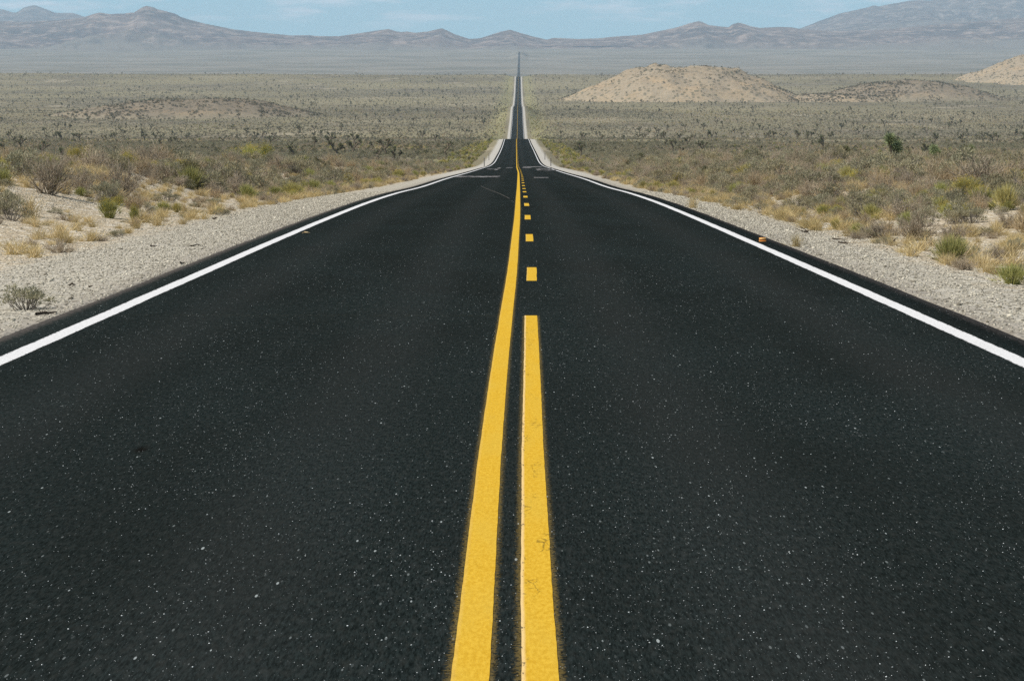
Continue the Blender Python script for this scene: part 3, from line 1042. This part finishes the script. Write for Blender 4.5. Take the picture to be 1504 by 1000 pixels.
SHRUB_GROUP = {'sage': 'grey-green sagebrush beside the road', 'dry': 'dry twiggy bushes beside the road', 'rab': 'yellow rabbitbrush beside the road',
               'green': 'green bushes beside the road', 'grass': 'straw grass tufts beside the road', 'rust': 'rust-brown buckwheat domes', 'creo': 'dark olive creosote bushes'}
for px, py, kd, h, w, lab in HERO:
    x, y, z = at_pixel(px, py)
    k = rnd.randrange(len(PROTO[kd]))
    o = place(PROTO[kd][k], x, y, z - .02, w * (.95 if kd in ('grass', 'green', 'rab') else .8), h, rnd.uniform(0, 6.28), lab, PSEUDO[kd])
    FIRST.setdefault((kd, k), o)

for px, top, y, kd, w, lab in [
    (345, 213, 150, 'rab', 1.0, 'pale yellow-green bush on the left skyline, leftmost of three'),
    (367, 207, 155, 'rab', 1.15, 'pale yellow-green bush on the left skyline, middle of three'),
    (391, 206, 160, 'rab', .9, 'pale yellow-green bush on the left skyline, rightmost of three'),
    (232, 208, 105, 'creo', 1.1, 'tall dark bush behind the yellow grass left of the road')]:
    x = (px - VX) / F * y
    z = float(ground(x, y))
    h = max(.6, -(top - VY) / F * y - z)
    k = rnd.randrange(len(PROTO[kd]))
    o = place(PROTO[kd][k], x, y, z - .02, w, h, rnd.uniform(0, 6.28), lab, 'shrub')
    FIRST.setdefault((kd, k), o)

# young joshua trees that stand out green among the brush on the right
YH = [(1315, 226, 3, 1.75, M_YUC, 'bright green young joshua tree with several heads, largest on the right slope'),
      (1424, 213, 1, 1.15, M_YUC, 'single headed bright green young joshua tree on the right skyline'),
      (1237, 221, 2, 0.85, M_JOSH, 'dark green young joshua tree half hidden in grey brush right of the road'),
      (1098, 224, 1, 1.25, M_JOSH, 'dark columnar young joshua tree in the middle of the right field'),
      (1370, 219, 2, 0.6, M_YUC, 'low green rosette behind the brush between two bright young joshua trees')]
for k, (px, py, nh, h, m_, lab) in enumerate(YH):
    dx, y = (px - VX) / F, {0: 150, 1: 165, 2: 150, 3: 150, 4: 155}[k]
    x = dx * y
    zg = float(ground(x, y))
    ztop = -({0: 196, 1: 203, 2: 210, 3: 211, 4: 209}[k] - VY) / F * y
    h = min(3.0, max(.6, (ztop - zg) / 1.0))
    place(yucca(8000 + 10 * k, nh, m_), x, y, zg, min(h, 1.5), h, rnd.uniform(0, 6), lab, 'joshua tree')

# ---- the brush: one list per kind, the largest in view become objects of their own
plants = {k: [] for k in PROTO}


_ty = np.arange(0, 6000, 1.0)
_tl, _tr, _tc = gwL(_ty).tolist(), gwR(_ty).tolist(), cx(_ty).tolist()


def verge_limit(y, left):
    return HALF + (_tl if left else _tr)[int(y)]


def centre(y):
    return _tc[int(y)]


N_NEAR = 24000
hero_xy = [at_pixel(q[0], q[1])[:2] for q in HERO]
dd = np.concatenate([np.sqrt(rng.uniform(38 ** 2, 420 ** 2, 16000)), np.sqrt(rng.uniform(36 ** 2, 150 ** 2, 8000))])
uu = rng.uniform(-1, 1, N_NEAR) * (0.205 * dd + 2.0)
pat = fbm(uu * 0.10, dd * 0.045, 3, 501)
pat2 = fbm(uu * 0.22, dd * 0.12, 3, 601)
bare = fbm(uu * 0.16 + 7, dd * 0.05, 3, 701)
jit = rng.random((N_NEAR, 4))
for i in range(N_NEAR):
    x, y = float(uu[i]), float(dd[i])
    left = x < centre(y)
    a = abs(x - centre(y))
    over = a - verge_limit(y, left)
    if over < 0.1 + 0.5 * jit[i, 0]:
        continue
    j0, j1, j2, j3 = jit[i]
    if bare[i] > 0.25 and y < 190 and j1 < 0.8:
        continue
    # the bare sandy bank close by on the left
    if left and y < 64 and x > -12.5 + 0.03 * y and j2 < 0.86:
        continue
    size = 0.50 + 0.55 * j3 * j3 + 0.25 * max(0.0, float(pat[i]))
    if i >= 16000:
        size *= 0.62
    if over < 2.0 + 1.2 * pat2[i]:
        r_ = j1
        kd = 'grass' if r_ < .50 else 'green' if r_ < .62 else 'rab' if r_ < .70 else 'dry' if r_ < .92 else 'sage'
        size *= 0.55 if kd != 'grass' else 0.55
    else:
        v = pat2[i] + (j1 - .5) * .55
        if v > 0.22:
            kd = 'grass'
            size *= .7
        elif v > 0.02:
            kd = 'dry'
        elif v > (-0.26 if left and y < 260 else -0.36):
            kd = 'sage'
        else:
            kd = 'rab' if j2 < .28 else 'green' if j2 < .55 else 'dry'
            size *= .8
        if j0 > .972 and over > 2.5:
            kd = 'creo'
        if j0 < .012:
            kd, size = 'rust', size * .45
    size *= 0.70 if y < 75 else 0.84 if y < 260 else 1.0
    if any(abs(x - hx) < 0.45 and abs(y - hy) < 1.5 for hx, hy in hero_xy):
        continue
    plants[kd].append((x, y, size * (1.0 if kd != 'grass' else .75), size * (.85 + .5 * j2) if kd not in ('grass',) else size * .7))

for i in range(15000):
    y = math.sqrt(rnd.uniform(34 ** 2, 170 ** 2))
    x = rnd.uniform(-1, 1) * (.205 * y + 2)
    left = x < centre(y)
    over = abs(x - centre(y)) - verge_limit(y, left)
    if over < .05 or (left and y < 62 and x > -12 + .03 * y and rnd.random() < .45):
        continue
    q = float(vnoise(x * .3, y * .13, 77))
    if q < .42 and over > 1.6:
        continue
    s = .16 + .22 * rnd.random() ** 2
    r_ = rnd.random()
    if left and y < 70 and r_ > .8:
        s *= .6
    plants['grass' if r_ < .76 else 'dry' if r_ < .9 else 'sage'].append((x, y, s * 1.25, s))

# mid distance and the valley floor
for (n, y0, y1, smin, smax) in ((30000, 420, 1100, .55, 1.1), (34000, 1100, 2600, .6, 1.15), (30000, 2300, 5000, .7, 1.4)):
    dd = np.sqrt(rng.uniform(y0 ** 2, y1 ** 2, n))
    uu = rng.uniform(-1, 1, n) * (0.195 * dd + 6)
    pat = fbm(uu * 0.02, dd * 0.006, 3, 801)
    jit = rng.random((n, 3))
    cpat = fbm(uu * 0.008 + 3, dd * 0.0035, 4, 851)
    for i in range(n):
        x, y = float(uu[i]), float(dd[i])
        over = abs(x - centre(y)) - HALF - 2.6
        if over < .8:
            continue
        j0, j1, j2 = jit[i]
        s = smin + (smax - smin) * j0 ** 2
        if over < 8 and j1 < (.7 if y < 1000 else .3):
            kd = 'rab' if j2 < .35 else 'green' if j2 < .75 else 'grass'
        else:
            v = pat[i] + (j1 - .5) * .9
            kd = 'creo' if j2 < .05 + .38 * max(0.0, cpat[i] + .12) else 'sage' if v < .12 else 'dry' if v < .5 else 'green' if j2 < .35 else 'grass'
            if kd == 'creo':
                s *= 1.15
        plants[kd].append((x, y, s * .8, s))

# brush on the hills
for _, (xs, ys, Z, hh) in HILLS:
    for _ in range(5200):
        i, j = rnd.randrange(1, len(xs) - 1), rnd.randrange(1, len(ys) - 1)
        if hh[j, i] > .0 and vnoise(i * .16, j * .16, 303) > .28 + .3 * rnd.random():
            s = rnd.uniform(0.9, 2.0)
            plants[rnd.choice(('creo', 'creo', 'dry'))].append((float(xs[i]), float(ys[j]), s * .9, s))

# joshua trees over the valley floor
n = 3000
dd = np.sqrt(rng.uniform(430 ** 2, 4900 ** 2, n))
uu = rng.uniform(-1, 1, n) * (0.195 * dd + 5)
clump = fbm(uu * 0.006, dd * 0.0032, 3, 901)
jj = rng.random((n, 2))
for i in range(n):
    x, y = float(uu[i]), float(dd[i])
    if abs(x - centre(y)) < 14:
        continue
    if (clump[i] < -0.25 and jj[i, 0] < .7) or (y < 1150 and jj[i, 0] < .45):
        continue
    h = 2.0 + 2.8 * float(jj[i, 1]) ** 1.6
    plants['josh'].append((x, y, h, h))
for px, py, h in ((519, 226, 4.6), (579, 235, 3.4), (556, 236, 2.6), (656, 233, 3.6), (431, 232, 3.2), (988, 224, 4.0), (1001, 228, 2.4), (1186, 206, 4.0), (1360, 196, 5.5), (1145, 188, 5.0), (1266, 193, 4.6), (1395, 187, 4.4)):
    x, y, z = at_pixel(px, py)
    plants['josh'].append((x, y, h, h))

TEXT = {
    'sage': ('{s} grey-green sagebrush on the {p}', 'shrub'),
    'dry': ('{s} leafless tan and grey twiggy bush on the {p}', 'shrub'),
    'rab': ('{s} green rabbitbrush with yellow flower tips on the {p}', 'shrub'),
    'green': ('{s} yellow-green upright bush on the {p}', 'shrub'),
    'grass': ('{s} tuft of dry straw-coloured grass on the {p}', 'grass'),
    'rust': ('{s} rust-brown buckwheat dome on the {p}', 'shrub'),
    'creo': ('{s} dark olive creosote bush on the {p}', 'shrub'),
    'josh': ('{s} dark joshua tree on the {p}', 'joshua tree'),
}
SHRUB_GROUP['josh'] = 'joshua trees across the valley floor'
CAP = {'sage': 300, 'dry': 300, 'rab': 160, 'green': 200, 'grass': 300, 'rust': 60, 'creo': 200, 'josh': 290}
REST_NAME = {'sage': 'sagebrush_scrub', 'dry': 'dry_scrub', 'rab': 'rabbitbrush_scrub', 'green': 'green_scrub', 'grass': 'dry_grass', 'rust': 'buckwheat_scrub', 'creo': 'creosote_scrub', 'josh': 'joshua_woodland'}
REST_LABEL = {'sage': 'grey-green brush covering the plain', 'dry': 'dry grey brush covering the plain', 'rab': 'yellow brush along the road', 'green': 'green brush along the road', 'grass': 'dry grass on the plain', 'rust': 'brown low brush on the slopes', 'creo': 'dark olive brush dotted over the plain and hills', 'josh': 'far joshua trees dotted over the valley'}
med = {k: sorted(q[3] for q in v)[len(v) // 2] if v else 0 for k, v in plants.items()}


def scatter(name, pts, kd, label, sink=.03):
    """the many plants past the nearest ones, as one object of instances"""
    n_ = len(pts)
    px_, py_ = np.array([q[0] for q in pts]), np.array([q[1] for q in pts])
    V = np.stack([px_, py_, np.interp(py_, RROWS, pr(RROWS)) if kd == 'chip' else ground_or_hill_many(px_, py_) - sink], 1).astype(np.float32)
    me = bpy.data.meshes.new(name)
    me.vertices.add(n_)
    me.vertices.foreach_set('co', V.ravel())
    for an, idx in (('sw', 2), ('sh', 3)):
        at = me.attributes.new(an, 'FLOAT', 'POINT')
        at.data.foreach_set('value', np.array([q[idx] for q in pts], np.float32))
    at = me.attributes.new('rz', 'FLOAT', 'POINT')
    at.data.foreach_set('value', rng.uniform(0, 6.28, n_).astype(np.float32))
    at = me.attributes.new('pick', 'INT', 'POINT')
    srcs = [FIRST[(kd, k)] for k in range(len(PROTO[kd])) if (kd, k) in FIRST]
    at.data.foreach_set('value', rng.integers(0, len(srcs), n_).astype(np.int32))
    o = link(name, me, kind='stuff', label=label)
    gt = bpy.data.node_groups.new(name + '_nodes', 'GeometryNodeTree')
    gt.interface.new_socket('Geometry', in_out='INPUT', socket_type='NodeSocketGeometry')
    gt.interface.new_socket('Geometry', in_out='OUTPUT', socket_type='NodeSocketGeometry')
    gi, go = gt.nodes.new('NodeGroupInput'), gt.nodes.new('NodeGroupOutput')
    allj = gt.nodes.new('GeometryNodeJoinGeometry')
    for s in srcs:
        jn = gt.nodes.new('GeometryNodeJoinGeometry')
        for ob in [s] + list(s.children):
            if ob.type != 'MESH':
                continue
            oi = gt.nodes.new('GeometryNodeObjectInfo')
            oi.transform_space = 'ORIGINAL'
            oi.inputs['Object'].default_value = ob
            gt.links.new(oi.outputs['Geometry'], jn.inputs[0])
        gi_ = gt.nodes.new('GeometryNodeGeometryToInstance')
        gt.links.new(jn.outputs[0], gi_.inputs[0])
        gt.links.new(gi_.outputs[0], allj.inputs[0])
    ip = gt.nodes.new('GeometryNodeInstanceOnPoints')
    ip.inputs['Pick Instance'].default_value = True

    def named(a, typ):
        q = gt.nodes.new('GeometryNodeInputNamedAttribute')
        q.data_type = typ
        q.inputs['Name'].default_value = a
        return [s_ for s_ in q.outputs if s_.enabled and s_.name == 'Attribute'][0]
    cs_ = gt.nodes.new('ShaderNodeCombineXYZ')
    sw_ = named('sw', 'FLOAT')
    gt.links.new(sw_, cs_.inputs[0])
    gt.links.new(sw_, cs_.inputs[1])
    gt.links.new(named('sh', 'FLOAT'), cs_.inputs[2])
    cr_ = gt.nodes.new('ShaderNodeCombineXYZ')
    gt.links.new(named('rz', 'FLOAT'), cr_.inputs[2])
    er = gt.nodes.new('FunctionNodeEulerToRotation')
    gt.links.new(cr_.outputs[0], er.inputs[0])
    gt.links.new(gi.outputs[0], ip.inputs['Points'])
    gt.links.new(allj.outputs[0], ip.inputs['Instance'])
    gt.links.new(named('pick', 'INT'), ip.inputs['Instance Index'])
    gt.links.new(er.outputs[0], ip.inputs['Rotation'])
    gt.links.new(cs_.outputs[0], ip.inputs['Scale'])
    gt.links.new(ip.outputs[0], go.inputs[0])
    md = o.modifiers.new('plants', 'NODES')
    md.node_group = gt
    return o


for kd, lst in plants.items():
    lst.sort(key=lambda q: -(q[3] + q[2]) / q[1] * (1.0 if abs(q[0]) < 0.176 * q[1] else 0.2))
    own, rest = lst[:CAP[kd]], lst[CAP[kd]:]
    for n_, (x, y, s, h) in enumerate(own):
        k = n_ % len(PROTO[kd])
        z = ground_or_hill(x, y)
        side = 'left' if x < 0 else 'right'
        if kd == 'josh':
            plc = f'valley floor {side} of the road, ' + ('well before the hills' if y < 1500 else 'towards the hills')
            word = 'tall' if h > 4.2 else 'short'
        else:
            over = abs(x) - verge_limit(y, x < 0)
            zone = 'verge' if over < 2.2 else 'slope'
            plc = f'{zone} {side} of the road'
            word = ('large' if h > 0.9 else 'small') + (' near' if y < 90 else ' farther')
        o = place(PROTO[kd][k], x, y, z - .02, s * rnd.uniform(.9, 1.2), h, rnd.uniform(0, 6.28), TEXT[kd][0].format(s=word, p=plc), TEXT[kd][1], SHRUB_GROUP[kd], rnd.uniform(-.06, .06))
        FIRST.setdefault((kd, k), o)
    if rest:
        scatter(REST_NAME[kd], rest, kd, REST_LABEL[kd])

# ------------------------------------------------------------------ stones of the verge
m_stone, g, p, _ = mat("pale_stone")
oi = g.n('ShaderNodeObjectInfo')
cr_ = g.mix(oi.outputs['Random'], (0.14, 0.125, 0.095), (0.66, 0.61, 0.49))
g.set(p.inputs['Base Color'], cr_)


def stone_mesh(seed):
    r = random.Random(seed)
    v, f = [], []
    n, m_ = 7, 4
    for i in range(m_ + 1):
        th = math.pi * i / m_
        for j in range(n):
            ph = 2 * math.pi * j / n
            q = r.uniform(.75, 1.15)
            v.append((math.sin(th) * math.cos(ph) * q, math.sin(th) * math.sin(ph) * q * .8, math.cos(th) * q * .6))
    for i in range(m_):
        for j in range(n):
            f.append((i * n + j, (i + 1) * n + j, (i + 1) * n + (j + 1) % n, i * n + (j + 1) % n))
    return mesh_np('stone', v, f, (m_stone,))


_lyt, _ryt = LY(np.arange(0, 80, .25)), RY(np.arange(0, 80, .25))
PROTO['stone'] = [[('stone', stone_mesh(k))] for k in range(4)]
stones = []
for i in range(170000):
    y = math.sqrt(rnd.uniform(24 ** 2, 100 ** 2))
    left = rnd.random() < .60
    a = HALF - .07 + rnd.random() ** 1.3 * (8.5 if left else 3.6)
    x = centre(y) + (-a if left else a)
    if abs(x) > .205 * y + 1 or (a - HALF < .7 and rnd.random() > .5 + a - HALF):
        continue
    s = .006 + .013 * rnd.random() ** 2.5 + (.028 * rnd.random() if rnd.random() < .012 else 0)
    stones.append((x, y, s, s))
stones.sort(key=lambda q: -q[2] / q[1])
for n_ in range(60):
    x, y, s, h = stones[n_]
    o = place(PROTO['stone'][n_ % 4], x, y, float(ground(x, y)) + s * .15, s, s, rnd.uniform(0, 6), f'pale fist-sized stone lying on the {"left" if x < 0 else "right"} verge of the road', 'stone', 'loose pale stones on the verges')
    FIRST.setdefault(('stone', n_ % 4), o)
scatter('gravel', stones[60:], 'stone', 'loose grey and white gravel on the verges', -.003)
# light stone chips set in the asphalt, a few millimetres proud of it
m_stone2, g, p, _ = mat("bright_stone_chip")
oi = g.n('ShaderNodeObjectInfo')
g.set(p.inputs['Base Color'], g.mix(g.m('POWER', oi.outputs['Random'], 3.0), (0.05, 0.055, 0.052), (0.80, 0.84, 0.82)))
def _cl(x, y):
    return float(vnoise(x * 1.3, y * .35, 55)) ** 1.5


chips = []
for i in range(36000):
    y = 7.5 + rnd.expovariate(1 / 11.0)
    if y > 78:
        continue
    x = rnd.uniform(-1, 1) * min(4.0, .19 * y + .4)
    if abs(abs(x) - 3.7) < .14 or rnd.random() > .3 + .9 * _cl(x, y):
        continue
    if abs(x - float(_lyt[int(y * 4)])) < .062 or (y < 25.9 and abs(x - float(_ryt[int(y * 4)])) < .062):
        continue
    s = .0011 + .0021 * rnd.random() ** 5 + .00003 * y
    chips.append((x, y, s, s * 1.3))
ch_me = [mesh_np('chip', [v_.co[:] for v_ in q[0][1].vertices], [p_.vertices[:] for p_ in q[0][1].polygons if len(p_.vertices) == 4], (m_stone2,)) for q in PROTO['stone']]
PROTO['chip'] = [[('stone_chip', m_)] for m_ in ch_me]
for k_, (x, y, s, h) in enumerate(chips[:4]):
    FIRST[('chip', k_)] = place(PROTO['chip'][k_], x, y, float(np.interp(y, RROWS, pr(RROWS))), s, s, k_, 'tiny pale stone chip set in the black asphalt', 'stone', 'stone chips in the asphalt')
scatter('asphalt_chips', chips[4:], 'chip', 'tiny pale stone chips scattered through the black asphalt', 0.0)

# ------------------------------------------------------------------ dead sticks on the verge
m_stick, g, p, _ = mat("dead_wood")
P = pos(g)
g.set(p.inputs['Base Color'], g.mix(g.noise(P, 40, 3), (0.025, 0.02, 0.016), (0.10, 0.08, 0.06)))
STICKS = [((1222, 350.5), (1241, 354), .012, 0, 'dark straight stick, upper of a pair on the right gravel'),
          ((1232, 356.5), (1249, 358), .014, 1, 'dark stick, lower of a pair on the right gravel'),
          ((1331, 365), (1358, 374), .016, 3, 'longest dark forked branch on the right gravel'),
          ((1369, 380), (1387, 385.5), .012, 2, 'short crooked twig at the right end of the right gravel'),
          ((1309, 357), (1318, 353), .014, 4, 'small upright dead sprig on the right verge'),
          ((1182, 340), (1192, 344.5), .014, 3, 'small black forked twig behind the yellow grass tuft'),
          ((219, 362.5), (230, 362), .012, 1, 'short dark stick nearest the sandy bank on the left gravel'),
          ((279, 362), (294, 361), .012, 0, 'thin dark twig on the left gravel near the asphalt'),
          ((312, 322), (319, 322), .02, 1, 'small dark chunk of wood high on the left gravel'),
          ((100, 420.5), (109, 420), .012, 1, 'small dark twig low on the left gravel'),
          ((128, 422), (134, 422), .010, 0, 'tiny dark twig beside another low on the left gravel'),
          ((50, 464), (82, 461), .014, 5, 'tangle of black roots at the left asphalt edge'),
          ((263, 388), (270, 387), .010, 0, 'dark chip at the edge of the left asphalt')]
for (a, b_, rad, nb, lab) in STICKS:
    pa, pb = Vector(at_pixel(*a)), Vector(at_pixel(*b_))
    tr = Tri(int(a[0]))
    r = tr.r
    base = pa.copy()
    d = (pb - pa)
    L = max(d.length, .05)
    if L > 0.9:
        d = d * (.9 / L)
        L = .9
    lift = Vector((0, 0, rad * .9))
    pts = [lift + d * q + Vector((r.uniform(-1, 1), r.uniform(-1, 1), 0)) * L * .06 + Vector((0, 0, abs(r.gauss(0, rad)))) for q in (0, .3, .65, 1)]
    tr.tube(pts, [rad, rad * .9, rad * .75, rad * .35], 6)
    for k in range(nb):
        s = pts[r.choice((1, 2))]
        e = s + Vector((r.uniform(-1, 1) * .5, r.uniform(-1, 1), r.uniform(.05, .25))) * L * .4
        tr.tube([s, s.lerp(e, .5) + tr.unit() * .01, e], [rad * .6, rad * .45, rad * .2], 5)
    o = link('stick', tr.mesh('stick', m_stick), label=lab, category='stick')
    o.location = base

# ------------------------------------------------------------------ orange tab and a wood chip on the asphalt
m_or, g, p, _ = mat("orange_plastic")
P = pos(g)
g.set(p.inputs['Base Color'], g.mix(g.noise(P, 60, 3), (0.62, 0.24, 0.05), (0.74, 0.36, 0.10)))
m_refl, g, p, _ = mat("amber_reflector")
p.inputs['Base Color'].default_value = (0.78, 0.50, 0.20, 1)
p.inputs['Roughness'].default_value = .35


def box_mesh(name, x0, x1, y0, y1, z0, z1, m_, shear=0.0, bev=0.0):
    b3 = bev
    v = [(x0, y0, z0), (x1, y0, z0), (x1, y1, z0), (x0, y1, z0),
         (x0 + b3, y0 + b3 + shear, z1), (x1 - b3, y0 + b3 + shear, z1), (x1 - b3, y1 - b3 + shear, z1), (x0 + b3, y1 - b3 + shear, z1)]
    f = [(0, 3, 2, 1), (4, 5, 6, 7), (0, 1, 5, 4), (1, 2, 6, 5), (2, 3, 7, 6), (3, 0, 4, 7)]
    return mesh_np(name, v, f, (m_,))


xt, yt = 3.73, 44.2
zt = float(np.interp(yt, RROWS, pr(RROWS)))
tab = bpy.data.objects.new('road_marker_tab', None)
COL.objects.link(tab)
tab.location = (xt, yt, zt)
tab.rotation_euler = (0, 0, .05)
tab['label'] = 'orange plastic road marker tab standing on the asphalt beside the right white line'
tab['category'] = 'road marker'
link('base', box_mesh('tab_base', -.055, .055, -.02, .05, .003, .012, m_or, 0, .003), tab)
link('upright', box_mesh('tab_upright', -.055, .055, .0, .008, .0125, .062, m_or, .012, .002), tab)
link('reflector', box_mesh('tab_reflector', -.048, .048, -.0035, -.0005, .036, .054, m_refl, .009, .001), tab)

m_chip, g, p, _ = mat("pale_wood")
P = pos(g)
g.set(p.inputs['Base Color'], g.mix(g.noise(g.scaled(P, 20, 90, 20), 1, 3), (0.42, 0.29, 0.15), (0.62, 0.48, 0.28)))
yc_ = 47.7
xc_ = (448 - VX) / F * yc_
zc_ = float(np.interp(yc_, RROWS, pr(RROWS)))
tr = Tri(5)
tr.tube([Vector((-.055, 0, .012)), Vector((-.01, .05, .022)), Vector((.04, .03, .018)), Vector((.065, .06, .012))], [.006, .016, .018, .008], 6)
o = link('wood_chip', tr.mesh('wood_chip', m_chip), label='pale tan splinter of wood on the asphalt inside the left white line', category='wood')
o.location = (xc_, yc_, zc_ + .002)

# ------------------------------------------------------------------ delineator posts beyond the dip
m_post, g, p, _ = mat("dark_steel")
P = pos(g)
g.set(p.inputs['Base Color'], g.mix(g.noise(P, 5, 3), (0.05, 0.045, 0.04), (0.11, 0.095, 0.08)))
m_plate, g, p, _ = mat("reflector_plate")
p.inputs['Base Color'].default_value = (0.5, 0.5, 0.48, 1)
p.inputs['Roughness'].default_value = .4
for px, py, y, lab in ((711.3, 0, 395, 'slim dark marker post left of the road, nearer of two'), (718.2, 0, 505, 'slim dark marker post left of the road, farther of two'),
                       (809.0, 0, 400, 'slim dark marker post right of the road, nearer of two'), (800.3, 0, 512, 'slim dark marker post right of the road, farther of two')):
    x = (px - VX) / F * y
    e = bpy.data.objects.new('marker_post', None)
    COL.objects.link(e)
    e.location = (x, y, float(ground(x, y)) - .05)
    e['label'], e['category'], e['group'] = lab, 'post', 'marker posts along the road'
    link('post', box_mesh('marker_post_bar', -.05, .05, -.025, .025, 0, 1.35, m_post, 0, .004), e)
    link('reflector', box_mesh('marker_post_plate', -.045, .045, -.031, -.027, 1.18, 1.30, m_plate, 0, .002), e)
